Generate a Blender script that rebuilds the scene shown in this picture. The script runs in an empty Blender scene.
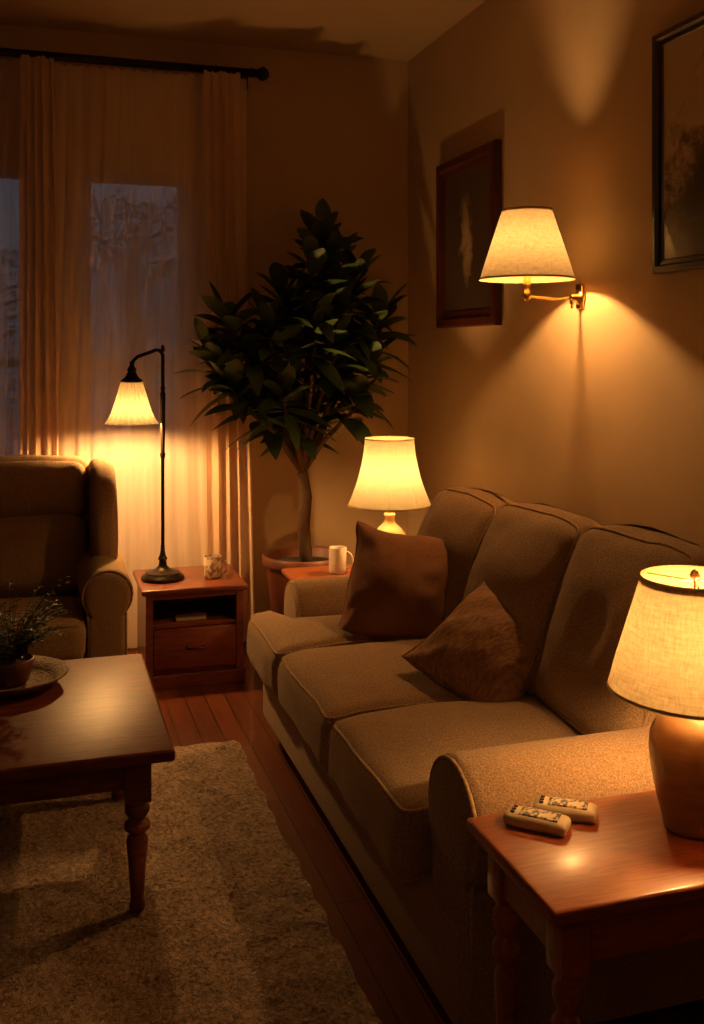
import bpy, bmesh, math, random
from mathutils import Vector, Matrix, noise
R = random.Random(7)
D = bpy.data
SC = bpy.context.scene
pi = math.pi
SC.view_settings.view_transform = 'Standard'

# ------------------------------------------------------------ materials
def newmat(name):
    m = D.materials.new(name); m.use_nodes = True
    nt = m.node_tree
    for n in list(nt.nodes): nt.nodes.remove(n)
    out = nt.nodes.new('ShaderNodeOutputMaterial')
    return m, nt, out

def coords(nt, scale=(1,1,1), rot=(0,0,0), kind='Object'):
    tc = nt.nodes.new('ShaderNodeTexCoord'); mp = nt.nodes.new('ShaderNodeMapping')
    mp.inputs['Scale'].default_value = scale; mp.inputs['Rotation'].default_value = rot
    nt.links.new(tc.outputs[kind], mp.inputs['Vector'])
    return mp.outputs['Vector']

def ramp(nt, fac, stops):
    r = nt.nodes.new('ShaderNodeValToRGB')
    el = r.color_ramp.elements
    while len(el) < len(stops): el.new(0.5)
    for e, (p, c) in zip(el, stops):
        e.position = p; e.color = (c[0], c[1], c[2], 1)
    nt.links.new(fac, r.inputs['Fac'])
    return r.outputs['Color']

def noise_tex(nt, vec, scale, detail=3, rough=.5, dist=0):
    n = nt.nodes.new('ShaderNodeTexNoise')
    n.inputs['Scale'].default_value = scale; n.inputs['Detail'].default_value = detail
    n.inputs['Roughness'].default_value = rough; n.inputs['Distortion'].default_value = dist
    nt.links.new(vec, n.inputs['Vector'])
    return n.outputs['Fac']

def math_n(nt, op, a, b=None, c=None):
    n = nt.nodes.new('ShaderNodeMath'); n.operation = op
    for i, v in enumerate((a, b, c)):
        if v is None: continue
        if isinstance(v, (int, float)): n.inputs[i].default_value = v
        else: nt.links.new(v, n.inputs[i])
    return n.outputs[0]

def pmat(name, c1, c2=None, scale=20, stretch=(1,1,1), rough=.6, metallic=0, bump=0, bscale=None,
         bdist=.002, coat=0, dist=0, lo=.3, hi=.7, detail=3, spec=.5, sheen=0, kind='Object', rrot=(0,0,0)):
    m, nt, out = newmat(name)
    p = nt.nodes.new('ShaderNodeBsdfPrincipled')
    nt.links.new(p.outputs[0], out.inputs['Surface'])
    p.inputs['Roughness'].default_value = rough
    p.inputs['Metallic'].default_value = metallic
    p.inputs['Coat Weight'].default_value = coat
    p.inputs['Coat Roughness'].default_value = .18
    p.inputs['Specular IOR Level'].default_value = spec
    p.inputs['Sheen Weight'].default_value = sheen
    v = coords(nt, stretch, rrot, kind)
    f = noise_tex(nt, v, scale, detail, .55, dist)
    c2 = c2 or tuple(x*.85 for x in c1)
    nt.links.new(ramp(nt, f, [(lo, c2), (hi, c1)]), p.inputs['Base Color'])
    if bump:
        b = nt.nodes.new('ShaderNodeBump'); b.inputs['Strength'].default_value = bump
        b.inputs['Distance'].default_value = bdist
        f2 = noise_tex(nt, v, bscale or scale, 3)
        nt.links.new(f2, b.inputs['Height']); nt.links.new(b.outputs[0], p.inputs['Normal'])
    return m

def emis(name, col, st):
    m, nt, out = newmat(name)
    e = nt.nodes.new('ShaderNodeEmission'); e.inputs[0].default_value = (*col, 1); e.inputs[1].default_value = st
    nt.links.new(e.outputs[0], out.inputs['Surface'])
    return m

def shade_mat(name, tcol, dcol, weave=260, stretch=(1,1,1), amt=.25):
    m, nt, out = newmat(name)
    v = coords(nt, stretch)
    f1 = noise_tex(nt, coords(nt, (stretch[0], stretch[1], stretch[2]*.12)), weave, 2)
    f2 = noise_tex(nt, coords(nt, (stretch[0]*.15, stretch[1]*.15, stretch[2])), weave, 2)
    f = math_n(nt, 'MULTIPLY_ADD', math_n(nt, 'ADD', f1, f2), amt*1.6, 1-amt*1.6)
    def tint(col):
        mx = nt.nodes.new('ShaderNodeMix'); mx.data_type = 'RGBA'; mx.blend_type = 'MULTIPLY'
        mx.inputs['Factor'].default_value = 1
        mx.inputs[6].default_value = (*col, 1)
        cb = nt.nodes.new('ShaderNodeCombineColor')
        for i in range(3): nt.links.new(f, cb.inputs[i])
        nt.links.new(cb.outputs[0], mx.inputs[7])
        return mx.outputs[2]
    t = nt.nodes.new('ShaderNodeBsdfTranslucent'); d = nt.nodes.new('ShaderNodeBsdfDiffuse')
    nt.links.new(tint(tcol), t.inputs['Color']); nt.links.new(tint(dcol), d.inputs['Color'])
    a = nt.nodes.new('ShaderNodeAddShader')
    nt.links.new(t.outputs[0], a.inputs[0]); nt.links.new(d.outputs[0], a.inputs[1])
    nt.links.new(a.outputs[0], out.inputs['Surface'])
    return m

def sheer_mat(name, col, transp, tl=.5):
    m, nt, out = newmat(name)
    t = nt.nodes.new('ShaderNodeBsdfTranslucent'); d = nt.nodes.new('ShaderNodeBsdfDiffuse'); tr = nt.nodes.new('ShaderNodeBsdfTransparent')
    t.inputs[0].default_value = (*col, 1); d.inputs[0].default_value = (*col, 1)
    m1 = nt.nodes.new('ShaderNodeMixShader'); m1.inputs[0].default_value = tl
    nt.links.new(d.outputs[0], m1.inputs[1]); nt.links.new(t.outputs[0], m1.inputs[2])
    m2 = nt.nodes.new('ShaderNodeMixShader')
    f = noise_tex(nt, coords(nt, (1,1,.05)), 60, 2)
    nt.links.new(math_n(nt, 'MULTIPLY_ADD', f, .2 if transp>.1 else .02, transp-.10 if transp>.1 else 0), m2.inputs[0])
    nt.links.new(m1.outputs[0], m2.inputs[1]); nt.links.new(tr.outputs[0], m2.inputs[2])
    nt.links.new(m2.outputs[0], out.inputs['Surface'])
    return m

M = {}
M['wall'] = pmat('wall_paint', (.52,.385,.235), (.48,.35,.21), scale=3, rough=.75, bump=.25, bscale=90, bdist=.002)
M['ceil'] = pmat('ceiling_paint', (.42,.30,.18), (.38,.27,.16), scale=3, rough=.9, bump=.2, bscale=70)
M['trimw'] = pmat('trim_paint', (.30,.22,.14), rough=.5)
M['sofa'] = pmat('sofa_tweed', (.40,.265,.155), (.20,.128,.073), scale=260, rough=.95, bump=.7, bscale=260, bdist=.003, lo=.36, hi=.66, spec=.15, sheen=.1)
M['piping'] = pmat('sofa_piping', (.42,.285,.165), (.24,.155,.088), scale=120, rough=.9, spec=.15)
M['chair'] = pmat('armchair_fabric', (.40,.27,.15), (.22,.145,.08), scale=180, rough=.95, bump=.6, bscale=180, bdist=.003, spec=.15)
M['pil1'] = pmat('pillow_brown', (.31,.155,.088), (.21,.10,.058), scale=200, rough=.9, bump=.5, bscale=200, bdist=.002, spec=.15)
M['pil2'] = pmat('pillow_brown_rib', (.40,.225,.13), (.20,.115,.068), scale=45, stretch=(1,3,1), rough=.9, bump=.8, bscale=60, bdist=.004, spec=.15)
M['wood'] = pmat('cherry_wood', (.20,.048,.018), (.10,.022,.009), scale=9, stretch=(1,12,6), rough=.36, coat=.3, dist=1.2, bump=.05, bscale=40)
M['woodx'] = pmat('cherry_wood_crosswise', (.34,.095,.03), (.19,.047,.016), scale=9, stretch=(1,12,6), rough=.36, coat=.25, dist=1.2, bump=.05, bscale=40)
M['woodd'] = pmat('dark_stained_wood', (.20,.055,.02), (.09,.024,.010), scale=8, stretch=(1,12,6), rough=.40, spec=.15, dist=1.2, bump=.06, bscale=40)
M['blackwood'] = pmat('near_black_wood', (.02,.009,.005), rough=.4, coat=.2)
M['iron'] = pmat('dark_bronze_metal', (.035,.022,.013), (.015,.01,.007), scale=40, rough=.38, metallic=.8)
M['rodm'] = pmat('black_iron_rod', (.012,.010,.009), rough=.4, metallic=.5)
M['brass'] = pmat('polished_brass', (.80,.55,.18), (.65,.42,.12), scale=30, rough=.22, metallic=1)
M['cream'] = pmat('cream_ceramic', (.62,.45,.24), (.50,.35,.18), scale=14, rough=.25, coat=.5)
M['tanc'] = pmat('tan_glazed_ceramic', (.30,.18,.09), (.19,.11,.055), scale=10, stretch=(1,1,4), rough=.3, coat=.5, bump=.1, bscale=30)
M['mugw'] = pmat('white_glazed_ceramic', (.62,.56,.46), rough=.3, coat=.4)
M['mugp'] = pmat('mug_printed_pattern', (.60,.50,.38), (.26,.16,.09), scale=45, rough=.3, lo=.42, hi=.50)
M['leaf'] = pmat('plant_leaf_green', (.065,.11,.032), (.03,.058,.017), scale=8, rough=.5, spec=.4)
M['fern'] = pmat('fern_leaf_green', (.08,.11,.045), (.035,.05,.02), scale=20, rough=.6)
M['bark'] = pmat('woody_bark', (.11,.06,.03), (.05,.025,.012), scale=30, stretch=(1,1,.3), rough=.9, bump=.6, bscale=40, bdist=.006)
M['pot'] = pmat('brown_glazed_pot', (.16,.05,.024), (.08,.026,.013), scale=12, rough=.5, spec=.4)
M['soil'] = pmat('potting_soil', (.035,.022,.013), (.015,.01,.006), scale=60, rough=1, bump=1, bscale=60, bdist=.01)
M['wicker'] = pmat('woven_wicker', (.28,.17,.08), (.09,.05,.022), scale=60, stretch=(1,1,3), rough=.7, bump=1, bscale=80, bdist=.004)
M['frame1'] = pmat('mahogany_frame', (.085,.017,.011), (.045,.009,.006), scale=12, stretch=(1,1,.2), rough=.4, coat=.15)
M['frame2'] = pmat('dark_walnut_frame', (.045,.018,.009), (.02,.009,.005), scale=12, rough=.35, coat=.3)
M['matb'] = pmat('picture_mat_board', (.16,.11,.06), rough=.9)
M['remote'] = pmat('cream_plastic', (.62,.50,.33), (.50,.39,.25), scale=30, rough=.4)
M['remotep'] = pmat('printed_dark_panel', (.55,.44,.28), (.05,.035,.025), scale=120, rough=.4, lo=.46, hi=.54)
M['paper'] = pmat('paper_cream', (.45,.36,.24), rough=.9)
M['cover'] = pmat('book_cover_brown', (.10,.05,.03), rough=.6)
M['drape'] = sheer_mat('drape_linen', (.74,.56,.42), .0, .35)
M['sheer'] = sheer_mat('sheer_voile', (.95,.79,.66), .22, .34)
M['night'] = pmat('dark_tree_foliage', (.012,.015,.010), (.005,.007,.005), scale=4, rough=.9)
M['lawn'] = pmat('dark_lawn', (.02,.025,.015), rough=1)
WARM = (1.0, .50, .155)
M['bulbA'] = emis('bulb_glow_sconce', WARM, 2000)
M['bulbB'] = emis('bulb_glow_corner', WARM, 760)
M['bulbC'] = emis('bulb_glow_reading', WARM, 2500)
M['bulbD'] = emis('bulb_glow_near', WARM, 850)
M['shA'] = shade_mat('linen_shade_sconce', (.031,.0262,.0175), (.22,.15,.08), 230, amt=.4)
M['shB'] = shade_mat('silk_bell_shade', (.080,.078,.056), (.25,.18,.10), 120, amt=.15)
M['shC'] = shade_mat('pleated_glass_shade', (.0165,.0152,.0105), (.25,.18,.10), 120, amt=.15)
M['shD'] = shade_mat('linen_drum_shade', (.074,.061,.038), (.25,.17,.09), 190, amt=.42)
M['shtrim'] = shade_mat('shade_trim_band', (.03,.024,.013), (.35,.24,.12), 200, amt=.1)

# floor planks
def floor_mat():
    m, nt, out = newmat('wood_floor_planks')
    p = nt.nodes.new('ShaderNodeBsdfPrincipled'); nt.links.new(p.outputs[0], out.inputs['Surface'])
    v = coords(nt, (1,1,1), (0,0,pi/2))
    b = nt.nodes.new('ShaderNodeTexBrick'); nt.links.new(v, b.inputs['Vector'])
    b.inputs['Color1'].default_value = (.20,.055,.02,1); b.inputs['Color2'].default_value = (.12,.032,.012,1)
    b.inputs['Mortar'].default_value = (.012,.005,.003,1)
    b.inputs['Scale'].default_value = 1; b.inputs['Mortar Size'].default_value = .0025
    b.inputs['Brick Width'].default_value = 1.3; b.inputs['Row Height'].default_value = .085
    f = noise_tex(nt, coords(nt, (14,1,1)), 6, 4, .6, .8)
    mx = nt.nodes.new('ShaderNodeMix'); mx.data_type='RGBA'; mx.blend_type='MULTIPLY'; mx.inputs['Factor'].default_value=.7
    nt.links.new(b.outputs['Color'], mx.inputs[6]); nt.links.new(ramp(nt, f, [(.3,(.45,.45,.45)),(.7,(1,1,1))]), mx.inputs[7])
    nt.links.new(mx.outputs[2], p.inputs['Base Color'])
    p.inputs['Roughness'].default_value=.3; p.inputs['Coat Weight'].default_value=.3
    return m
M['floor'] = floor_mat()

def rug_mat():
    m, nt, out = newmat('shag_rug_beige')
    p = nt.nodes.new('ShaderNodeBsdfPrincipled'); nt.links.new(p.outputs[0], out.inputs['Surface'])
    v = coords(nt)
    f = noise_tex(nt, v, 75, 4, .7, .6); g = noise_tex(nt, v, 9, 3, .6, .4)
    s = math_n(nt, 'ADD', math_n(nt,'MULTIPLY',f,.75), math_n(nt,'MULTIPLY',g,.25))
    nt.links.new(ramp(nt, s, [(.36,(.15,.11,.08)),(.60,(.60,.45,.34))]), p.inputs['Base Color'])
    b = nt.nodes.new('ShaderNodeBump'); b.inputs['Strength'].default_value=1; b.inputs['Distance'].default_value=.02
    nt.links.new(f, b.inputs['Height']); nt.links.new(b.outputs[0], p.inputs['Normal'])
    p.inputs['Roughness'].default_value=1; p.inputs['Specular IOR Level'].default_value=.05
    return m
M['rug'] = rug_mat()

def art_mat(name, kind):
    m, nt, out = newmat(name)
    p = nt.nodes.new('ShaderNodeBsdfPrincipled'); nt.links.new(p.outputs[0], out.inputs['Surface'])
    p.inputs['Roughness'].default_value=.35; p.inputs['Coat Weight'].default_value=.7; p.inputs['Coat Roughness'].default_value=.03
    tc = nt.nodes.new('ShaderNodeTexCoord'); sp = nt.nodes.new('ShaderNodeSeparateXYZ')
    nt.links.new(tc.outputs['Object'], sp.inputs[0])
    n1 = noise_tex(nt, tc.outputs['Object'], 9, 5, .6, .5); n2 = noise_tex(nt, tc.outputs['Object'], 30, 5, .7, .3)
    y, z = sp.outputs['Y'], sp.outputs['Z']
    if kind == 1:   # pale upright form on dark ground
        yy = math_n(nt,'ADD', y, math_n(nt,'MULTIPLY', math_n(nt,'SUBTRACT', n1, .5), .22))
        e = math_n(nt,'ADD', math_n(nt,'POWER', math_n(nt,'DIVIDE', math_n(nt,'ABSOLUTE',yy), .095), 2.0),
                   math_n(nt,'POWER', math_n(nt,'DIVIDE', math_n(nt,'ABSOLUTE', math_n(nt,'SUBTRACT', z, .0)), .30), 2.0))
        e = math_n(nt,'ADD', e, math_n(nt,'MULTIPLY', n2, .8))
        col = ramp(nt, e, [(.35,(.46,.34,.21)),(.75,(.24,.17,.10)),(1.10,(.06,.042,.027))])
    else:           # dark trees on tan sky
        hz = math_n(nt,'ADD', z, math_n(nt,'MULTIPLY', math_n(nt,'SUBTRACT', n1, .5), .9))
        e = math_n(nt,'ADD', hz, math_n(nt,'MULTIPLY', n2, .35))
        e = math_n(nt,'ADD', math_n(nt,'MULTIPLY', math_n(nt,'ABSOLUTE', math_n(nt,'ADD',y,-.05)), 1.2), e)
        col = ramp(nt, e, [(.15,(.05,.04,.025)),(.32,(.12,.09,.055)),(.5,(.55,.43,.28))])
    nt.links.new(col, p.inputs['Base Color'])
    return m
M['art1'] = art_mat('artwork_pale_upright_form', 1)
M['art2'] = art_mat('artwork_dark_trees', 2)
def glass_mat():
    m, nt, out = newmat('window_glass')
    tr = nt.nodes.new('ShaderNodeBsdfTransparent'); g = nt.nodes.new('ShaderNodeBsdfGlossy'); g.inputs['Roughness'].default_value=.02
    tr.inputs[0].default_value=(.85,.92,1,1)
    mx = nt.nodes.new('ShaderNodeMixShader'); mx.inputs[0].default_value=.06
    nt.links.new(tr.outputs[0], mx.inputs[1]); nt.links.new(g.outputs[0], mx.inputs[2]); nt.links.new(mx.outputs[0], out.inputs['Surface'])
    return m
M['glass'] = glass_mat()

# ------------------------------------------------------------ object helpers
def finish(bm, name, mat, parent=None, smooth=True, origin=None, recalc=True, angle=None):
    if recalc: bmesh.ops.recalc_face_normals(bm, faces=bm.faces)
    if origin is None:
        xs=[v.co for v in bm.verts]
        lo=Vector((min(c.x for c in xs),min(c.y for c in xs),min(c.z for c in xs)))
        hi=Vector((max(c.x for c in xs),max(c.y for c in xs),max(c.z for c in xs)))
        origin=(lo+hi)/2
    origin = Vector(origin)
    bmesh.ops.translate(bm, verts=bm.verts, vec=-origin)
    me = D.meshes.new(name); bm.to_mesh(me); bm.free()
    me.materials.append(M[mat])
    if smooth:
        me.shade_smooth()
        if angle: me.set_sharp_from_angle(angle=math.radians(angle))
    ob = D.objects.new(name, me); SC.collection.objects.link(ob)
    if parent:
        ob.parent = parent
        off = Vector(parent['_o'])
        ob.location = origin - off
    else:
        ob.location = origin
    ob['_o'] = tuple(origin)
    return ob

def tag(ob, label, cat, group=None):
    ob['label']=label; ob['category']=cat
    if group: ob['group']=group
    return ob

def thing(name, loc, label, cat, group=None):
    e = D.objects.new(name, None); e.empty_display_size=.1
    e.location = loc; e['_o']=tuple(loc); SC.collection.objects.link(e)
    return tag(e, label, cat, group)

def struct(ob, label=None):
    ob['kind']='structure'
    if label: ob['label']=label
    return ob

def join(bms):
    b = bms[0]
    for o in bms[1:]:
        me = D.meshes.new('tmp'); o.to_mesh(me); b.from_mesh(me); D.meshes.remove(me); o.free()
    return b

def xf(bm, mt):
    bmesh.ops.transform(bm, matrix=mt, verts=bm.verts); return bm

def box(x0,x1,y0,y1,z0,z1,bev=.004,seg=2):
    bm = bmesh.new(); bmesh.ops.create_cube(bm, size=1)
    for v in bm.verts:
        v.co = Vector((x0+(v.co.x+.5)*(x1-x0), y0+(v.co.y+.5)*(y1-y0), z0+(v.co.z+.5)*(z1-z0)))
    if bev: bmesh.ops.bevel(bm, geom=bm.edges[:], offset=bev, segments=seg, affect='EDGES', profile=.5)
    return bm

def lathe(prof, c=(0,0,0), seg=36, rfn=None, close=True):
    bm = bmesh.new(); rings=[]
    for r,z in prof:
        ring=[]
        for i in range(seg):
            a=2*pi*i/seg; rr = r if rfn is None else rfn(r,z,a)
            ring.append(bm.verts.new((c[0]+rr*math.cos(a), c[1]+rr*math.sin(a), c[2]+z)))
        rings.append(ring)
    for A,B in zip(rings,rings[1:]):
        for i in range(seg):
            j=(i+1)%seg; bm.faces.new((A[i],A[j],B[j],B[i]))
    if close:
        if prof[0][0]>1e-4: bm.faces.new(list(reversed(rings[0])))
        if prof[-1][0]>1e-4: bm.faces.new(rings[-1])
    return bm

def tube(pts, r, seg=8, closed=False, rfn=None):
    bm=bmesh.new(); pts=[Vector(p) for p in pts]; n=len(pts); rings=[]; prev=None
    for i,p in enumerate(pts):
        if closed: t=(pts[(i+1)%n]-pts[i-1])
        else: t=pts[min(i+1,n-1)]-pts[max(i-1,0)]
        if t.length<1e-9: t=Vector((0,0,1))
        t.normalize()
        if prev is None:
            a = Vector((0,0,1)) if abs(t.z)<.9 else Vector((1,0,0))
            u = t.cross(a).normalized()
        else:
            u = (prev - t*prev.dot(t)).normalized()
        prev=u; w=t.cross(u); rr = r if rfn is None else rfn(i/(n-1))
        rings.append([bm.verts.new(p+u*rr*math.cos(2*pi*k/seg)+w*rr*math.sin(2*pi*k/seg)) for k in range(seg)])
    prs=list(zip(rings,rings[1:]))
    if closed: prs.append((rings[-1],rings[0]))
    for A,B in prs:
        for k in range(seg):
            j=(k+1)%seg; bm.faces.new((A[k],A[j],B[j],B[k]))
    if not closed: bm.faces.new(list(reversed(rings[0]))); bm.faces.new(rings[-1])
    return bm

def prism(poly, h0, h1, r=.02, seg=4, bulge=0):
    """poly in (a,b), extruded along c from h0..h1 with rounded end edges"""
    bm=bmesh.new()
    xs=[p[0] for p in poly]; ys=[p[1] for p in poly]
    cx=(min(xs)+max(xs))/2; cy=(min(ys)+max(ys))/2; hx=(max(xs)-min(xs))/2; hy=(max(ys)-min(ys))/2
    st = [(h0 + r*(1-math.cos(pi/2*k/seg)), r*(1-math.sin(pi/2*k/seg))) for k in range(seg+1)]
    mid=[(h0+r+(h1-h0-2*r)*k/10,0) for k in range(1,10)]
    en=[(h1-(c-h0), ins) for c,ins in reversed(st)]
    rings=[]
    for c,ins in st+mid+en:
        sx=(hx-ins)/hx; sy=(hy-ins)/hy
        rings.append([bm.verts.new((cx+(p[0]-cx)*sx, cy+(p[1]-cy)*sy, c)) for p in poly])
    n=len(poly)
    for A,B in zip(rings,rings[1:]):
        for i in range(n):
            j=(i+1)%n; bm.faces.new((A[i],A[j],B[j],B[i]))
    bm.faces.new(list(reversed(rings[0]))); bm.faces.new(rings[-1])
    return bm
TO_X = Matrix(((0,0,1,0),(1,0,0,0),(0,1,0,0),(0,0,0,1)))   # poly(y,z) extruded along x
TO_Y = Matrix(((1,0,0,0),(0,0,1,0),(0,1,0,0),(0,0,0,1)))   # poly(x,z) extruded along y

def deformer(c,h,puff,wr,seed,fn,Mx):
    c=Vector(c)
    def f(p):
        u,v,w=p.x/h[0],p.y/h[1],p.z/h[2]
        q=Vector(p)
        cl=lambda t:max(0,1-t*t)
        q.z += puff[2]*cl(u)*cl(v)*w
        q.x += puff[0]*cl(v)*cl(w)*u
        q.y += puff[1]*cl(u)*cl(w)*v
        if wr:
            s=Vector((p.x*5+seed*3.1,p.y*5-seed,p.z*5+seed*1.7))
            q += noise.noise_vector(s)*wr + noise.noise_vector(s*3)*wr*.35
        if fn: q=fn(q,u,v,w)
        if Mx: q = Mx@q
        return q+c
    return f

def puff_box(c,h,r,puff=(0,0,.02),cuts=22,wr=.006,seed=0,fn=None,Mx=None,pipe=None,axis='z'):
    f=deformer(c,h,puff,wr,seed,fn,Mx)
    bm=bmesh.new(); bmesh.ops.create_cube(bm,size=2)
    bmesh.ops.subdivide_edges(bm,edges=bm.edges[:],cuts=cuts,use_grid_fill=True)
    hh=Vector(h); inn=Vector((h[0]-r,h[1]-r,h[2]-r))
    for v in bm.verts:
        s=Vector([math.copysign(abs(t)**.75,t) for t in v.co])
        p=Vector((s.x*hh.x,s.y*hh.y,s.z*hh.z))
        q=Vector([max(-inn[i],min(inn[i],p[i])) for i in range(3)])
        d=p-q
        if d.length>1e-7: d=d.normalized()*r
        v.co=f(q+d)
    pb=None
    if pipe:
        k=r*math.cos(pi/4); loops=[]
        ax={'z':(0,1,2),'x':(1,2,0)}[axis]
        for sg in (1,-1):
            pts=[]; a_,b_=h[ax[0]]-r,h[ax[1]]-r
            rad=k
            corners=[(a_,b_,0),(-a_,b_,pi/2),(-a_,-b_,pi),(a_,-b_,1.5*pi)]
            for ci,(ca,cb,a0) in enumerate(corners):
                for t in range(6):
                    a=a0+pi/2*t/5; pts.append((ca+rad*math.cos(a),cb+rad*math.sin(a)))
                na,nb,_=corners[(ci+1)%4]
                e=(na+rad*math.cos(a0+pi/2), nb+rad*math.sin(a0+pi/2)); s0=pts[-1]
                for t in range(1,10):
                    pts.append((s0[0]+(e[0]-s0[0])*t/10, s0[1]+(e[1]-s0[1])*t/10))
            P=[]
            for a,b in pts:
                q=[0,0,0]; q[ax[0]]=a; q[ax[1]]=b; q[ax[2]]=sg*(h[ax[2]]-r+k)
                P.append(f(Vector(q)))
            loops.append(tube(P,pipe,6,True))
        pb=join(loops)
    return bm,pb

def grid_bm(nx,nz,fn):
    bm=bmesh.new(); V=[[bm.verts.new(fn(i/nx,j/nz)) for j in range(nz+1)] for i in range(nx+1)]
    for i in range(nx):
        for j in range(nz): bm.faces.new((V[i][j],V[i+1][j],V[i+1][j+1],V[i][j+1]))
    return bm

# ------------------------------------------------------------ room
XR, YB, H = 1.948, 5.2, 3.10
XL, YF = -2.6, -1.6
def wall_holes(xs, zs, holes, y):
    bm=bmesh.new(); vd={}
    def V(x,z):
        k=(x,z)
        if k not in vd: vd[k]=bm.verts.new((x,y,z))
        return vd[k]
    for i in range(len(xs)-1):
        for j in range(len(zs)-1):
            cx=(xs[i]+xs[i+1])/2; cz=(zs[j]+zs[j+1])/2
            if any(a<cx<b and c<cz<d for a,b,c,d in holes): continue
            bm.faces.new((V(xs[i],zs[j]),V(xs[i+1],zs[j]),V(xs[i+1],zs[j+1]),V(xs[i],zs[j+1])))
    r=bmesh.ops.extrude_face_region(bm,geom=bm.faces[:])
    bmesh.ops.translate(bm,verts=[g for g in r['geom'] if isinstance(g,bmesh.types.BMVert)],vec=(0,.15,0))
    return bm
W1=(.232,.70,.50,2.37); W2=(-.60,-.085,.50,2.37)
struct(finish(wall_holes([XL,-.60,-.085,.232,.70,XR],[0,.50,2.37,H],[W1,W2],YB),'wall_back','wall',smooth=False))
struct(finish(box(XR,XR+.15,YF,YB+.15,0,H,0),'wall_right','wall',smooth=False))
struct(finish(box(XL-.15,XL,YF,YB+.15,0,H,0),'wall_left','wall',smooth=False))
struct(finish(box(XL,XR,YF-.15,YF,0,H,0),'wall_front','wall',smooth=False))
struct(finish(box(XL-.15,XR+.15,YF-.15,YB+.15,H,H+.1,0),'ceiling','ceil',smooth=False))
struct(finish(box(XL-.15,XR+.15,YF-.15,YB+.15,-.1,0,0),'floor','floor',smooth=False,origin=(0,0,0)))
struct(finish(box(XL,XR,YB-.018,YB,0,.12,.004),'baseboard_back','trimw',smooth=False))
struct(finish(box(XR-.018,XR,YF,YB-.02,0,.12,.004),'baseboard_right','trimw',smooth=False))
for k,(a,b,c,d) in enumerate((W1,W2)):
    w=.055; ys=(YB-.02,YB+.10)
    e=D.objects.new('window_%d'%(k+1),None); e.location=((a+b)/2,YB,c); e['_o']=tuple(e.location); SC.collection.objects.link(e); struct(e)
    fr=join([box(a-w,a+.012,*ys,c-w,d+w,.004),box(b-.012,b+w,*ys,c-w,d+w,.004),box(a,b,*ys,d-.012,d+w,.004),box(a-.02,b+.02,YB-.04,YB+.1,c-w,c+.012,.004),
             box(a,b,YB+.02,YB+.07,(c+d)/2-.02,(c+d)/2+.02,.003)])
    finish(fr,'window_frame','trimw',e,smooth=False)
    finish(box(a+.01,b-.01,YB+.043,YB+.047,c+.01,d-.01,0),'glass_pane','glass',e,smooth=False)

# exterior
struct(finish(box(-8,8,YB+.16,16,-.4,-.3,0),'ground','lawn',smooth=False))
def ext_tree(x,y,h,seed,label):
    rr=random.Random(seed)
    t=thing('tree',(x,y,-.3),label,'tree','trees outside the window')
    bs=[tube([(x,y,-.3),(x+.05,y,h*.4),(x-.05,y,h*.8),(x,y,h)],.1,8,rfn=lambda s:.12*(1-.8*s))]
    for i in range(14):
        a=rr.uniform(0,2*pi); z=rr.uniform(.25,.9)*h; l=rr.uniform(.5,1.1)
        bs.append(tube([(x,y,z),(x+math.cos(a)*l*.5,y+math.sin(a)*l*.5,z+.25),(x+math.cos(a)*l,y+math.sin(a)*l,z+.35)],.02,5))
    finish(join(bs),'trunk','night',t)
    bm=bmesh.new()
    for i in range(9000):
        a=rr.uniform(0,2*pi); z=rr.uniform(.1,1.08)*h; l=rr.uniform(.1,1.15)*(1.1-.5*z/h)
        c=Vector((x+math.cos(a)*l,y+math.sin(a)*l,z)); s=rr.uniform(.010,.028)
        u=Vector((rr.gauss(0,1),rr.gauss(0,1),rr.gauss(0,1))).normalized(); v=u.orthogonal().normalized()
        bm.faces.new([bm.verts.new(c+u*s),bm.verts.new(c+v*s*.6),bm.verts.new(c-u*s),bm.verts.new(c-v*s*.6)])
    finish(bm,'foliage','night',t,recalc=False)
ext_tree(.75,8.2,2.5,1,'dark leafy tree standing on the lawn outside the window')
ext_tree(2.0,11.2,3.4,2,'dark leafy tree standing on the lawn outside the window')
ext_tree(-.7,11.5,2.4,3,'dark leafy tree standing on the lawn outside the window')

# ------------------------------------------------------------ curtains
YC=5.04
rod=thing('curtain_rod',(0,YC,2.90),'black iron curtain rod with ball finial above the windows','curtain rod')
ZR=2.918
finish(tube([(-1.3,YC,ZR),(1.07,YC,ZR)],.021,12),'rod','rodm',rod)
FIN=[(.0005,0),(.024,0),(.026,.01),(.014,.02),(.014,.03),(.030,.045),(.037,.062),(.030,.08),(.014,.092),(.0005,.095)]
finish(xf(lathe(FIN,seg=20),Matrix.Translation((1.03,YC,ZR))@Matrix.Rotation(pi/2,4,'Y')),'finial','rodm',rod)
finish(join([tube([(1.02,YC,ZR),(1.02,YB-.01,ZR)],.009,8),box(.995,1.045,YB-.012,YB,ZR-.045,ZR+.045,.003)]),'bracket','rodm',rod)

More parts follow.
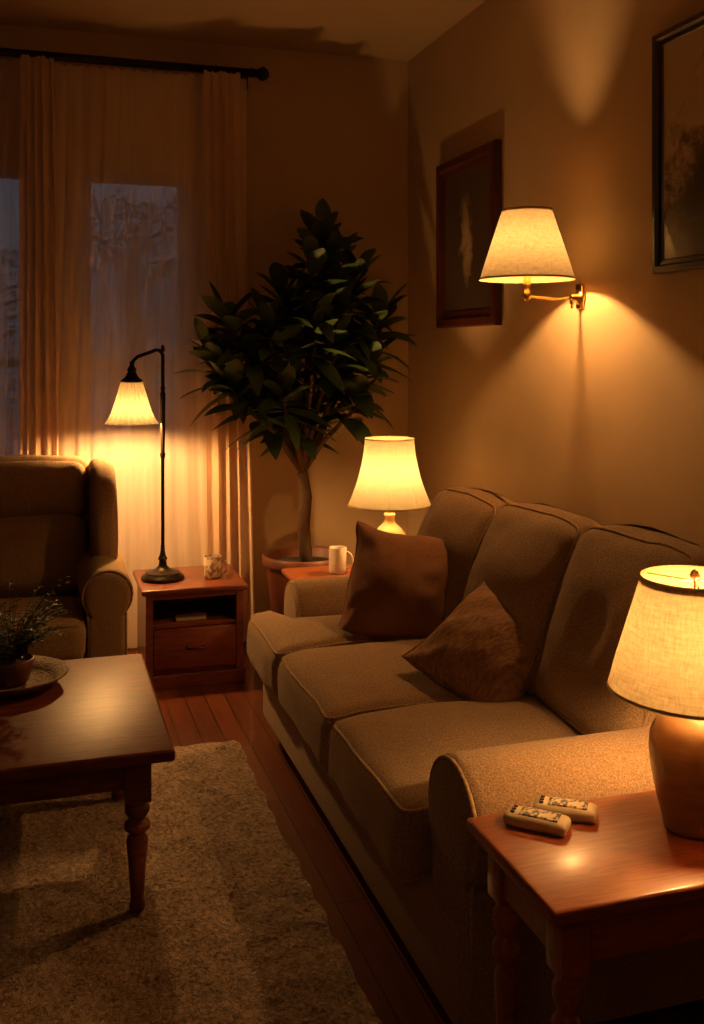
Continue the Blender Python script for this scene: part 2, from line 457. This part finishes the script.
def drape(x0,x1,y0,z0,z1,amp,folds,seed,xb=None,ruffle=True):
    xb = xb or (x0,x1); rr=random.Random(seed); ph=[rr.uniform(0,6.28) for _ in range(4)]
    nx=folds*12; nz=48
    def f(s,t):
        z=z1+(z0-z1)*t
        a0=x0+(x1-x0)*s; a1=xb[0]+(xb[1]-xb[0])*s
        e=t**.8; x=a0+(a1-a0)*e
        w=2*pi*folds*(s+.02*math.sin(3*t+ph[0]+6*s))
        A=amp*(.55+.6*t)*(.7+.5*math.sin(5*s+ph[1]))
        y=y0+A*math.sin(w)+.3*A*math.sin(2.3*w+ph[2]+2*t)
        x+= .25*amp*math.sin(w*1.0+ph[3])
        if t<.035: y=y0+(y-y0)*.6; z+=.006*math.sin(w*1.5)
        return Vector((x,y,z))
    bm=grid_bm(nx,nz,f)
    return bm
tag(finish(drape(-.9,1.02,5.085,.015,2.895,.018,22,4),'sheer_curtain','sheer',recalc=False),'translucent beige voile sheer curtain hanging across the windows','curtain')
tag(finish(drape(-.085,.065,5.00,.02,2.90,.026,4,5,(-.085,.10)),'drape','drape',recalc=False),'beige linen drape gathered between the two windows','curtain','linen drapes on the rod')
tag(finish(drape(.79,.975,5.00,.02,2.90,.028,4,8,(.81,1.05)),'drape','drape',recalc=False),'beige linen drape gathered beside the potted plant','curtain','linen drapes on the rod')

# ------------------------------------------------------------ rug
def rugf(s,t):
    x=-1.7+2.42*s; y=.6+3.2*t
    e=min(s,1-s,t,1-t); k=min(1,e*40)
    q=Vector((x*26,y*26,0)); n=noise.noise(q)*.5+noise.noise(q*2.3)*.45
    ex=.014*noise.noise(Vector((x*12,y*12,5)))*(1-k)
    return Vector((x+ex,y+ex,.004+.013*k+.012*n*(.3+.7*k)))
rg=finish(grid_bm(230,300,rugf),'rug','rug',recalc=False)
tag(rg,'beige shag area rug under the coffee table','rug')

# ------------------------------------------------------------ sofa
SF=thing('sofa',(1.35,2.85,0),'three-seat taupe tweed sofa with rolled arms against the wall','sofa')
finish(box(.82,1.86,1.88,3.80,.08,.315,.025,3),'base_frame','sofa',SF)
bb=prism([(1.50,.30),(1.86,.30),(1.88,.60),(1.87,.84),(1.83,.885),(1.76,.895),(1.70,.87),(1.60,.62)],1.90,3.84,.03)
finish(xf(bb,TO_Y),'backrest_frame','sofa',SF)
def arm_poly(yc,w,zc,r):
    P=[(yc+w,.08),(yc+w,zc-r*.75)]
    a0=-48
    for k in range(19):
        a=math.radians(a0+(276)*k/18); P.append((yc+r*math.cos(a),zc+r*math.sin(a)))
    P+= [(yc-w,zc-r*.75),(yc-w,.08)]
    return P
def arm(yc,x0,x1,zc,r,w,name):
    P=arm_poly(yc,w,zc,r)
    finish(xf(prism(P,x0,x1,.035,5),TO_X),name,'sofa',SF,angle=60)
    pts=[]
    for a,b in P[1:-1]:
        pts.append((x0+.012,yc+(a-yc)*.93,zc+(b-zc)*.93))
    pts=[(x0+.012,P[0][0]-.01,.10)]+pts+[(x0+.012,P[-1][0]+.01,.10)]
    finish(tube(pts,.006,6),'arm_piping','piping',SF)
arm(1.965,.825,1.86,.50,.135,.105,'armrest')
arm(3.80,.93,1.86,.475,.125,.10,'armrest')
seats=[(2.10,2.70),(2.705,3.325),(3.33,3.70)]
for i,(a,b) in enumerate(seats):
    def tfn(q,u,v,w,i=i):
        if i==2 and v>0:
            k=max(0,min(1,(-u-.62)/.12)); k=k*k*(3-2*k); q.y+=.18*v*k
        q.z -= .018*max(0,-u)**3
        return q
    bm,pb=puff_box(((.768+1.46)/2,(a+b)/2,.395),((1.46-.768)/2,(b-a)/2,.088),.045,(.012,.004,.030),24,.008,i+1,tfn,None,.0055)
    finish(bm,'seat_cushion','sofa',SF); finish(pb,'seat_piping','piping',SF)
backs=[(2.05,2.60,.985),(2.60,3.17,.965),(3.17,3.70,.95)]
for i,(a,b,zt) in enumerate(backs):
    z0=.47; hz=(zt-z0)/2
    Mx=Matrix.Rotation(math.radians(19),4,'Y')
    def bfn(q,u,v,w,i=i):
        q.x += .03*max(0,w)**2*(1 if u<0 else -1)
        if i==0 and u<0:
            d=(v**2*1.2+w**2)
            q.x += .035*math.exp(-d*16)
        q.z -= .02*abs(v)**3*max(0,w)
        return q
    bm,pb=puff_box((1.525,(a+b)/2,z0+hz),(.12,(b-a)/2,hz+.015),.06,(.045,.006,.02),26,.012,i+5,bfn,Mx,.0055,axis='x')
    finish(bm,'back_cushion','sofa',SF); finish(pb,'back_piping','piping',SF)
finish(xf(lathe([(.001,-.006),(.012,-.004),(.014,0),(.012,.005),(.001,.008)],seg=16),Matrix.Translation((1.398,2.325,.735))@Matrix.Rotation(-pi/2,4,'Y')),'tufting_button','piping',SF)
for x,y in ((.90,3.72),(.90,1.94),(1.80,3.72),(1.80,1.94)):
    finish(lathe([(.02,0),(.024,.02),(.032,.085)],(x,y,0),12),'leg','blackwood',SF)

# throw pillows
def pillow(name,mat,c,n,up,s,t,seed,label,roll=0,sag=0):
    n=Vector(n).normalized(); up=Vector(up); up=(up-n*up.dot(n)).normalized(); x=up.cross(n)
    Mx=Matrix((x,up,n)).transposed().to_4x4()@Matrix.Rotation(math.radians(roll),4,'Z')
    N=32
    def P(u,v,sg):
        px=s*u*(1-.09*(1-v*v)); py=s*v*(1-.09*(1-u*u))
        th=t*(max(0,(1-u*u)*(1-v*v)))**.5
        q=Vector((px,py,sg*th))
        w=noise.noise_vector(Vector((u*1.6+seed,v*1.6,sg*.3+seed)))*.014+noise.noise_vector(Vector((u*4+seed,v*4,sg*.3)))*.007
        q+=w; q.z+= sg*.004*math.sin(9*(u-v)+3*noise.noise(Vector((u*2,v*2,seed))))*(abs(u*v))**.7
        q.z+= sag*(u*u-.4)
        return Mx@q+Vector(c)
    bm=bmesh.new()
    for sg in (1,-1):
        V=[[bm.verts.new(P(math.sin(pi/2*(-1+2*i/N)),math.sin(pi/2*(-1+2*j/N)),sg if 0<i<N and 0<j<N else 0)) for j in range(N+1)] for i in range(N+1)]
        for i in range(N):
            for j in range(N): bm.faces.new((V[i][j],V[i+1][j],V[i+1][j+1],V[i][j+1]))
    bmesh.ops.remove_doubles(bm,verts=bm.verts,dist=.0006)
    ob=finish(bm,name,mat,origin=c); tag(ob,label,'pillow','throw pillows on the sofa')
    S=[math.sin(pi/2*(-1+2*i/N)) for i in range(N+1)]
    pts=[P(u,-1,0) for u in S]+[P(1,v,0) for v in S[1:]]+[P(u,1,0) for u in S[::-1][1:]]+[P(-1,v,0) for v in S[::-1][1:-1]]
    finish(tube(pts,.0045,6,True),'piping',mat,ob)
pillow('throw_pillow','pil1',(1.255,3.39,.635),(-.42,-.82,.36),(.14,.1,1),.215,.125,1,'plain rust-brown square throw pillow leaning on the sofa arm',roll=-4)
pillow('throw_pillow','pil2',(1.30,2.77,.59),(-.42,-.55,.80),(.3,.1,1),.188,.095,4,'ribbed brown throw pillow lying tilted against the back cushion',roll=-20)

# ------------------------------------------------------------ tables
def turned_leg(x,y,h,blk,w,mat,par,zb=0):
    b=box(x-w,x+w,y-w,y+w,h-blk,h,.003)
    r=w
    hh=h-blk
    pr=[(r*.55,zb),(r*.62,zb+.01),(r*.50,zb+.03),(r*.55,hh*.25),(r*.72,hh*.5),(r*.86,hh*.66),(r*.6,hh*.72),(r*1.0,hh*.76),(r*1.0,hh*.80),(r*.62,hh*.84),(r*.95,hh*.90),(r*.95,hh*.94),(r*.7,hh*.97),(r*.8,hh+.002)]
    finish(join([lathe(pr,(x,y,0),20),b]),'leg',mat,par,angle=40)
CT=thing('coffee_table',(-.4,3.03,.024),'dark cherry coffee table with turned legs standing on the rug','coffee table')
ctz=.468
finish(box(-1.15,.335,2.60,3.47,ctz-.032,ctz,.010,3),'tabletop','woodd',CT,angle=50)
finish(join([box(-1.06,.245,2.675,2.70,ctz-.12,ctz-.032,.002),box(-1.06,.245,3.37,3.395,ctz-.12,ctz-.032,.002),box(.235,.26,2.69,3.38,ctz-.12,ctz-.032,.002),box(-1.075,-1.05,2.69,3.38,ctz-.12,ctz-.032,.002)]),'apron','woodd',CT,smooth=False)
for x in (.245,-1.055):
    for y in (2.69,3.38): 
        turned_leg(x,y,ctz-.033,.12,.034,'woodd',CT,.024)

ST=thing('side_table',(.655,4.67,0),'dark cherry side table with drawer beside the armchair','side table')
a,b,c,d=.425,.896,4.45,4.90
finish(box(a,b,c,d,.418,.444,.008,3),'tabletop','wood',ST,angle=50)
finish(join([box(a+.02,a+.045,c+.02,d-.02,.04,.418,.002),box(b-.045,b-.02,c+.02,d-.02,.04,.418,.002),box(a+.03,b-.03,d-.04,d-.02,.06,.418,.002),box(a+.03,b-.03,c+.03,d-.03,.265,.283,.002),box(a+.03,b-.03,c+.03,d-.03,.06,.08,.002),box(a+.01,b-.01,c+.01,d-.01,.0,.06,.004),
   box(a+.018,a+.05,c+.012,c+.04,.06,.418,.002),box(b-.05,b-.018,c+.012,c+.04,.06,.418,.002),box(a+.05,b-.05,c+.016,c+.03,.395,.418,.002)]),'body','wood',ST,smooth=False)
dr=finish(box(a+.052,b-.052,c+.012,c+.034,.085,.262,.005),'drawer','wood',ST,angle=40)
finish(join([tube([((a+b)/2-.04,c+.012,.18),((a+b)/2-.035,c-.008,.175),((a+b)/2+.035,c-.008,.175),((a+b)/2+.04,c+.012,.18)],.0045,8)]),'handle','iron',dr)
bk=thing('book',(.66,4.60,.283),'small closed book with brown cover on the side table shelf','book')
finish(join([box(.58,.72,4.50,4.66,.284,.287,0),box(.58,.72,4.50,4.66,.304,.307,0),box(.578,.582,4.50,4.66,.284,.307,0)]),'cover','cover',bk,smooth=False)
finish(box(.583,.716,4.503,4.657,.287,.304,0),'pages','paper',bk,smooth=False)

CN=thing('corner_table',(1.36,4.25,0),'cherry wood end table between the sofa and the potted plant','side table')
a,b,c,d=1.055,1.70,4.03,4.47
finish(box(a,b,c,d,.475,.50,.008,3),'tabletop','woodx',CN,angle=50)
finish(join([box(a+.04,b-.04,c+.04,c+.06,.40,.475,.002),box(a+.04,b-.04,d-.06,d-.04,.40,.475,.002),box(a+.04,a+.06,c+.05,d-.05,.40,.475,.002),box(b-.06,b-.04,c+.05,d-.05,.40,.475,.002)]),'apron','woodx',CN,smooth=False)
for x in (a+.055,b-.055):
    for y in (c+.055,d-.055): turned_leg(x,y,.474,.09,.024,'woodx',CN)

NT=thing('end_table',(1.2,1.62,0),'glossy cherry end table with turned legs beside the sofa arm','side table')
a,b,c,d=.80,1.62,1.46,1.815
finish(box(a,b,c,d,.553,.58,.008,3),'tabletop','woodx',NT,angle=50)
finish(join([box(a+.04,b-.04,c+.04,c+.06,.46,.553,.002),box(a+.04,b-.04,d-.06,d-.04,.46,.553,.002),box(a+.04,a+.06,c+.05,d-.05,.46,.553,.002),box(b-.06,b-.04,c+.05,d-.05,.46,.553,.002)]),'apron','woodx',NT,smooth=False)
for x in (a+.06,b-.06):
    for y in (c+.06,d-.06): turned_leg(x,y,.552,.11,.028,'woodx',NT)

# ------------------------------------------------------------ lamps
def bulb(c,r,mat,par):
    bm=lathe([(r*.02,-r),(r*.5,-r*.87),(r*.87,-r*.5),(r,0),(r*.87,r*.5),(r*.5,r*.87),(r*.02,r)],c,14)
    finish(bm,'bulb',mat,par)
def shade(c,prof,mat,par,seg=64,rfn=None,name='lamp_shade'):
    return finish(lathe(prof,c,seg,rfn,close=False),name,mat,par)

# reading lamp (gooseneck)
lx,ly,lz=.54,4.66,.4445
L1=thing('gooseneck_table_lamp',(lx,ly,lz),'dark bronze gooseneck lamp with pleated cream shade on side table','lamp')
finish(lathe([(.001,0),(.096,0),(.100,.008),(.096,.018),(.080,.026),(.078,.034),(.060,.040),(.035,.048),(.020,.062),(.016,.085),(.022,.095),(.014,.11),(.010,.13),(.009,.16)],(lx,ly,lz),36),'base','iron',L1,angle=50)
sx=lx-.140
pts=[(lx,ly,lz+.15),(lx,ly,1.10),(lx,ly,1.42)]
pts+= [(lx-.0-.03*(1-math.cos(t)),ly,1.47+.03*math.sin(t)-.0) for t in [0,.4,.8,1.2,1.57]]
pts+=[(lx-.06,ly,1.488),(lx-.09,ly,1.478),(lx-.115,ly,1.468),(lx-.132,ly,1.452),(sx,ly,1.425),(sx,ly,1.40)]
finish(tube(pts,.0085,10),'pole','iron',L1)
finish(join([lathe([(.010,0),(.013,.02),(.009,.03),(.013,.3),(.009,.31),(.012,.33)],(lx,ly,1.0),12),lathe([(.006,0),(.011,.01),(.006,.03),(.001,.035)],(lx,ly,1.49),12)]),'pole_collar','iron',L1)
finish(lathe([(.048,1.352),(.050,1.362),(.034,1.372),(.026,1.385),(.018,1.40),(.022,1.41),(.010,1.43),(.007,1.45)],(sx,ly,0),24),'socket_cap','iron',L1)
pl=lambda r,z,a:r*(1+.045*math.sin(a*22))
shade((sx,ly,0),[(.046,1.356),(.060,1.31),(.074,1.26),(.090,1.21),(.106,1.178),(.120,1.165)],'shC',L1,264,pl)
bulb((sx,ly,1.210),.025,'bulbC',L1)

# corner lamp
cx,cy,cz=1.51,4.27,.5005
L2=thing('table_lamp',(cx,cy,cz),'cream ceramic table lamp with glowing bell shade on corner table','lamp')
finish(lathe([(.001,0),(.055,0),(.058,.01),(.045,.02),(.040,.03),(.060,.06),(.078,.10),(.082,.13),(.075,.165),(.052,.195),(.030,.215),(.022,.235),(.026,.25),(.024,.262)],(cx,cy,cz),36),'base','cream',L2)
finish(lathe([(.010,.76),(.010,.83),(.014,.835),(.014,.88)],(cx,cy,0),12),'socket','brass',L2)
bz0,bz1=.80,1.10
pr=[]
for k in range(15):
    t=k/14; pr.append((.112+(.190-.112)*(t**2.1*.75+t*.25), bz1+(bz0-bz1)*t))
rb=lambda r,z,a:r*(1-.03*(1-abs(math.cos(a*4))**.35))
s2=shade((cx,cy,0),pr,'shB',L2,160,rb)
finish(lathe([(.192,bz0-.002),(.192,bz0+.006)],(cx,cy,0),160,rb,close=False),'shade_trim','shtrim',s2)
finish(lathe([(.114,bz1-.004),(.114,bz1+.002)],(cx,cy,0),160,rb,close=False),'shade_trim','shtrim',s2)
bulb((cx,cy,.935),.028,'bulbB',L2)

# near lamp
nx,ny,nz=1.206,1.645,.5805
L3=thing('table_lamp',(nx,ny,nz),'tan glazed ceramic table lamp with linen shade on end table','lamp')
finish(lathe([(.001,0),(.056,0),(.060,.006),(.062,.02),(.072,.06),(.082,.11),(.086,.15),(.083,.18),(.070,.207),(.050,.222),(.034,.230),(.030,.245),(.018,.25)],(nx,ny,nz),48),'base','tanc',L3)
finish(lathe([(.009,.82),(.009,.86),(.016,.865),(.016,.90)],(nx,ny,0),14),'socket','brass',L3)
s3=shade((nx,ny,0),[(.100,1.060),(.115,1.01),(.132,.955),(.150,.895),(.163,.845)],'shD',L3)
finish(lathe([(.1010,1.046),(.1010,1.063)],(nx,ny,0),64,close=False),'shade_trim','shtrim',s3)
finish(lathe([(.1645,.843),(.1633,.850)],(nx,ny,0),64,close=False),'shade_trim','shtrim',s3)
spider=[tube([(nx,ny,1.055),(nx+.099*math.cos(t),ny+.099*math.sin(t),1.055)],.0015,6) for t in (0,2.09,4.19)]
finish(join(spider+[tube([(nx,ny,.90),(nx,ny,1.057)],.002,6)]),'shade_harp','brass',L3)
finish(lathe([(.003,1.055),(.009,1.060),(.010,1.066),(.006,1.074),(.001,1.077)],(nx,ny,0),14),'finial','cream',L3)
bulb((nx+.03,ny,.935),.025,'bulbD',L3)

# sconce
qx,qy=1.700,3.30
L4=thing('wall_sconce',(XR,3.34,1.70),'brass swing-arm wall sconce with glowing linen shade','wall lamp')
finish(xf(lathe([(.001,0),(.030,0),(.034,.006),(.028,.014),(.014,.02),(.012,.04),(.001,.045)],seg=24),Matrix.Translation((XR-.001,3.34,1.70))@Matrix.Rotation(-pi/2,4,'Y')),'wall_plate','brass',L4)
finish(join([box(XR-.012,XR-.001,3.315,3.365,1.655,1.75,.004),tube([(XR-.03,3.34,1.70),(XR-.07,3.335,1.698),(XR-.12,3.325,1.690),(qx+.03,3.305,1.692),(qx,3.30,1.70),(qx,3.30,1.73)],.0065,10),
   lathe([(.001,1.655),(.006,1.66),(.004,1.668),(.009,1.675),(.009,1.688),(.006,1.70)],(XR-.04,3.34,0),12)]),'swing_arm','brass',L4)
finish(lathe([(.004,1.675),(.014,1.69),(.018,1.70),(.012,1.712),(.014,1.73),(.014,1.84)],(qx,qy,0),16),'socket','brass',L4)
s4=shade((qx,qy,0),[(.090,2.012),(.110,1.952),(.132,1.885),(.153,1.82),(.172,1.758)],'shA',L4)
finish(lathe([(.0915,2.003),(.0915,2.014)],(qx,qy,0),64,close=False),'shade_trim','shtrim',s4)
finish(lathe([(.062,2.009),(.0895,2.010)],(qx,qy,0),64,close=False),'cone_narrowing_ring','shtrim',s4)  # ring added to narrow the top opening and the light cone above
finish(lathe([(.1732,1.756),(.1718,1.764)],(qx,qy,0),64,close=False),'shade_trim','shtrim',s4)
bulb((qx,qy,1.860),.022,'bulbA',L4)

# ------------------------------------------------------------ framed pictures
def picture(name,y0,y1,z0,z1,dep,w,fm,am,label,matw=0):
    t=thing(name,(XR,(y0+y1)/2,z0),label,'picture')
    X0,X1=XR-dep,XR-.001
    bm=bmesh.new()
    prof=[(0,X1),(0,X0+.006),(.006,X0),(w*.45,X0),(w*.6,X0+.010),(w*.9,X0+.014),(w,X0+.020),(w,X1)]
    rings=[]
    for ins,x in prof:
        rings.append([bm.verts.new((x,y0+ins,z0+ins)),bm.verts.new((x,y1-ins,z0+ins)),bm.verts.new((x,y1-ins,z1-ins)),bm.verts.new((x,y0+ins,z1-ins))])
    for A,B in zip(rings,rings[1:]):
        for i in range(4): bm.faces.new((A[i],A[(i+1)%4],B[(i+1)%4],B[i]))
    finish(bm,'frame',fm,t,smooth=False)
    if matw:
        finish(box(X0+.022,X0+.028,y0+w-.002,y1-w+.002,z0+w-.002,z1-w+.002,0),'mat_board','matb',t,smooth=False)
    finish(box(X0+.019,X0+.0225 if matw else X0+.026,y0+w+matw-.001,y1-w-matw+.001,z0+w+matw-.001,z1-w-matw+.001,0),'artwork',am,t,smooth=False)
picture('framed_picture',4.02,4.70,1.61,2.43,.038,.085,'frame1','art1','mahogany framed dark painting with a pale upright form')
picture('framed_picture',2.05,2.84,1.75,2.53,.035,.045,'frame2','art2','dark walnut framed landscape print of shadowy trees',.0)

# ------------------------------------------------------------ armchair
AC=thing('armchair',(-.12,4.25,0),'olive-brown upholstered wingback armchair beside the side table','armchair')
ax=-.12
finish(box(ax-.40,ax+.40,3.92,4.60,.14,.34,.03,3),'base_frame','chair',AC)
def cpoly(xc,w,zc,r):
    P=arm_poly(xc,w,zc,r); P[0]=(P[0][0],.14); P[-1]=(P[-1][0],.14); return P
for s in (1,-1):
    P=cpoly(ax+s*.365,.075,.565,.10)
    finish(xf(prism(P,3.90,4.50,.035,5),TO_Y),'armrest','chair',AC,angle=60)
    pts=[(p[0]*.93+(ax+s*.365)*.07,3.912,.565+(p[1]-.565)*.93) for p in P]
    finish(tube(pts,.005,6),'arm_piping','chair',AC)
    wp=[(4.20,.60),(4.17,.70),(4.19,.82),(4.26,.93),(4.36,1.0),(4.48,1.03),(4.58,1.02),(4.66,.96),(4.66,.60)]
    finish(xf(prism(wp,ax+s*.375-.052,ax+s*.375+.052,.04,5),TO_X),'wing','chair',AC,angle=60)
bm,pb=puff_box((ax,4.55,.67),(.335,.085,.36),.06,(.0,.02,.015),20,.006,3)
finish(bm,'backrest','chair',AC)
Mx=Matrix.Rotation(math.radians(-8),4,'X')
bm,pb=puff_box((ax,4.42,.64),(.31,.08,.165),.07,(.0,.035,.015),20,.008,6,None,Mx,.005)
finish(bm,'back_cushion','chair',AC)
bm,pb=puff_box((ax,4.46,.90),(.31,.06,.115),.05,(.0,.025,.015),20,.006,8,None,Mx)
finish(bm,'headrest_cushion','chair',AC)
bm,pb=puff_box((ax,4.10,.405),(.285,.25,.075),.04,(.0,.012,.025),20,.006,9,None,None,.005)
finish(bm,'seat_cushion','chair',AC); finish(pb,'seat_piping','chair',AC)
for x in (ax-.35,ax+.35):
    for y in (3.97,4.54): finish(lathe([(.016,0),(.020,.03),(.030,.145)],(x,y,0),12),'leg','blackwood',AC)

# ------------------------------------------------------------ plants
def add_leaf(bm,base,dr,L,W,droop,rr,ymax=None):
    dr=dr.normalized(); side=dr.cross(Vector((0,0,1)))
    if side.length<.1: side=Vector((1,0,0))
    side.normalize(); nrm=side.cross(dr).normalized()
    side=(side+nrm*rr.uniform(-.5,.5)).normalized()
    rows=[]; n=9
    for k in range(n+1):
        s=k/n; w=W*max(.03,(math.sin(pi*min(1,s**.85*1.0)))**.75) if 0<k<n else W*.05
        c=base+dr*(L*s*(1-.12*s))+Vector((0,0,-droop*L*s*s))
        row=[c-side*w,c-nrm*w*.25,c+side*w]
        if ymax:
            for q in row:
                if q.y>ymax: q.y=ymax-(q.y-ymax)*.15
        rows.append([bm.verts.new(q) for q in row])
    for A,B in zip(rows,rows[1:]):
        bm.faces.new((A[0],A[1],B[1],B[0])); bm.faces.new((A[1],A[2],B[2],B[1]))
px,py=1.24,4.76
PP=thing('potted_plant',(px,py,0),'tall leafy houseplant in brown pot in the room corner','plant')
finish(lathe([(.001,.0),(.13,0),(.135,.02),(.165,.25),(.185,.42),(.188,.45),(.205,.455),(.208,.49),(.198,.50),(.185,.49),(.180,.45),(.17,.44)],(px,py,0),48,close=False),'pot','pot',PP,angle=60)
finish(lathe([(.001,.462),(.08,.465),(.13,.458),(.179,.450)],(px,py,0),32,close=False),'soil','soil',PP)
rp=random.Random(11)
tips=[(.10,.0,2.10,1),(.02,-.08,1.95,1.05),(.28,.0,1.91,1.1),(-.10,.05,1.82,1.1),(-.40,-.05,1.66,1.15),(-.28,.02,1.50,1),(.40,-.05,1.70,1.1),(.14,-.12,1.58,1),(-.16,-.15,1.34,1),(.20,.02,1.36,.95),(-.48,.0,1.50,1.05),(.02,-.16,1.68,1),(-.04,.0,1.20,.8),(-.22,-.1,1.66,1.05),(.20,-.1,1.80,1.05),(.34,-.05,1.48,1.05),(-.40,-.08,1.36,.95),(-.24,.0,1.24,.85),(.16,-.05,2.00,1.05),(.26,-.1,1.30,.8)]
bs=[]; fork=Vector((px-.01,py,.90))
bs.append(tube([(px+.01,py,.44),(px-.005,py,.62),(px+.008,py-.005,.78),fork],.028,10,rfn=lambda s:.034-.008*s))
fb=bmesh.new()
for dx,dy,z,sc in tips:
    tip=Vector((px+dx,py+dy,z-.06)); mid=fork.lerp(tip,.5)+Vector((-dx*.18,0,-.02))
    P=[fork.copy(), fork.lerp(mid,.5)+Vector((dx*.05,0,.02)), mid, mid.lerp(tip,.5), tip]
    bs.append(tube(P,.014,7,rfn=lambda s:.017-.009*s))
    nl=int(20*sc)
    for k in range(nl):
        t=k/nl; a=k*2.399+rp.uniform(-.3,.3)
        el=math.radians(-8+ 78*t**1.3+rp.uniform(-10,10))
        base=mid.lerp(tip,.5).lerp(tip+Vector((0,0,.06)),t)
        dd=Vector((math.cos(a)*math.cos(el),math.sin(a)*math.cos(el)*.8,math.sin(el)))
        add_leaf(fb,base,dd,rp.uniform(.24,.33)*sc*(1-.2*t),rp.uniform(.038,.050),rp.uniform(.2,.55)*(1-t*.5),rp,4.94)
finish(join(bs),'trunk','bark',PP)
finish(fb,'foliage','leaf',PP,recalc=False)

# small fern on the coffee table
fx,fy=-.085,3.24
tray=tag(finish(lathe([(.001,.0),(.10,0),(.135,.012),(.165,.032),(.172,.040),(.168,.043),(.130,.020),(.10,.008),(.001,.008)],(fx,fy,ctz+.001),40,rfn=lambda r,z,a:r*(1+.012*math.sin(a*30))),'woven_tray','wicker'),'round woven wicker tray on the coffee table','tray')
z0=ctz+.0095
FP=thing('potted_fern',(fx,fy,z0),'small feathery fern in a dark pot on a wicker tray','plant')
finish(lathe([(.001,0),(.045,0),(.052,.01),(.066,.05),(.070,.075),(.064,.078),(.060,.065),(.001,.062)],(fx,fy,z0),32),'pot','pot',FP)
rf=random.Random(5); fb=bmesh.new(); sb=[]
for k in range(120):
    a=rf.uniform(0,2*pi); L=rf.uniform(.10,.18); up=rf.uniform(.8,2.8)
    d=Vector((math.cos(a),math.sin(a),0)); pts=[]
    for i in range(8):
        s=i/7; pts.append(Vector((fx,fy,z0+.062))+d*(L*s)+Vector((0,0,L*(up*s-.45*up*s*s))))
    sb.append(tube(pts,.0011,4))
    for i in range(1,8):
        for sd in (1,-1):
            q=(d.cross(Vector((0,0,1)))*sd+d*.5+Vector((0,0,rf.uniform(-.1,.5))))
            add_leaf(fb,pts[i],q,.030*(1.2-i/9),.005,.2,rf)
finish(join(sb),'stems','fern',FP); finish(fb,'foliage','fern',FP,recalc=False)

# ------------------------------------------------------------ small things
def mug(x,y,z,r,h,mat,label,ha):
    t=thing('mug',(x,y,z),label,'mug')
    finish(lathe([(.001,0),(r*.85,0),(r*.98,.006),(r,.02),(r,h-.003),(r*.96,h),(r*.90,h-.004),(r*.90,.01),(.001,.008)],(x,y,z),32),'body',mat,t,angle=60)
    pts=[(x+math.cos(ha)*(r*.95+.028*math.sin(k*pi/8)),y+math.sin(ha)*(r*.95+.028*math.sin(k*pi/8)),z+h*.5+h*.32*math.cos(k*pi/8)) for k in range(9)]
    finish(tube(pts,.0055,8),'handle',mat,t)
mug(.765,4.62,.4445,.040,.100,'mugp','patterned ceramic mug on the side table by the armchair',-.3)
mug(1.275,4.30,.5005,.040,.115,'mugw','white ceramic mug on the corner table beside the lamp',-.4)

def remote(x,y,z,ang,label,tilt=0):
    t=thing('remote_control',(x,y,z),label,'remote control','remote controls on the end table')
    bm,_=puff_box((x,y,z+.012),(.062,.027,.0115),.010,(0,0,.004),14,0,0)
    finish(bm,'body','remote',t)
    bm,_=puff_box((x+.006,y,z+.0245),(.038,.019,.0025),.002,(0,0,.002),8,0,0)
    finish(bm,'button_panel','remotep',t)
    for i in range(3):
        finish(lathe([(.0045,0),(.0045,.003),(.003,.004),(.001,.0042)],(x-.045,y-.012+.012*i,z+.0242),10),'button','blackwood',t)
    t.rotation_euler=(0,tilt,ang)
remote(.915,1.735,.5805,-.75,'cream plastic remote control with dark buttons near table edge')
remote(.990,1.760,.5805,-.62,'cream plastic remote control lying beside another remote')

# ------------------------------------------------------------ world and camera
w=D.worlds.new('dusk'); SC.world=w; w.use_nodes=True
nt=w.node_tree; bg=nt.nodes['Background']
tc=nt.nodes.new('ShaderNodeTexCoord'); sp=nt.nodes.new('ShaderNodeSeparateXYZ'); nt.links.new(tc.outputs['Generated'],sp.inputs[0])
nt.links.new(ramp(nt,sp.outputs['Z'],[(.0,(.09,.11,.125)),(.3,(.13,.16,.185))]),bg.inputs[0])
bg.inputs[1].default_value=1.0

# weak warm fill light added behind the viewpoint, stands for no fixture
ld=D.lights.new('fill_light','POINT'); ld.energy=6.5; ld.color=(1,.56,.25); ld.shadow_soft_size=.25
lo=D.objects.new('fill_light',ld); lo.location=(-1.2,-.6,2.6); SC.collection.objects.link(lo)
tag(lo,'added warm fill light, unseen behind the camera','fill light')

cam=D.cameras.new('camera'); co=D.objects.new('camera',cam); SC.collection.objects.link(co)
co.location=(0,0,1.5); co.rotation_euler=(pi/2,0,-math.atan(312/1000))
cam.sensor_width=36; cam.lens=36*1000/1024; cam.shift_y=-162/1024; cam.clip_start=.05
SC.camera=co
for o in D.objects:
    if '_o' in o: del o['_o']
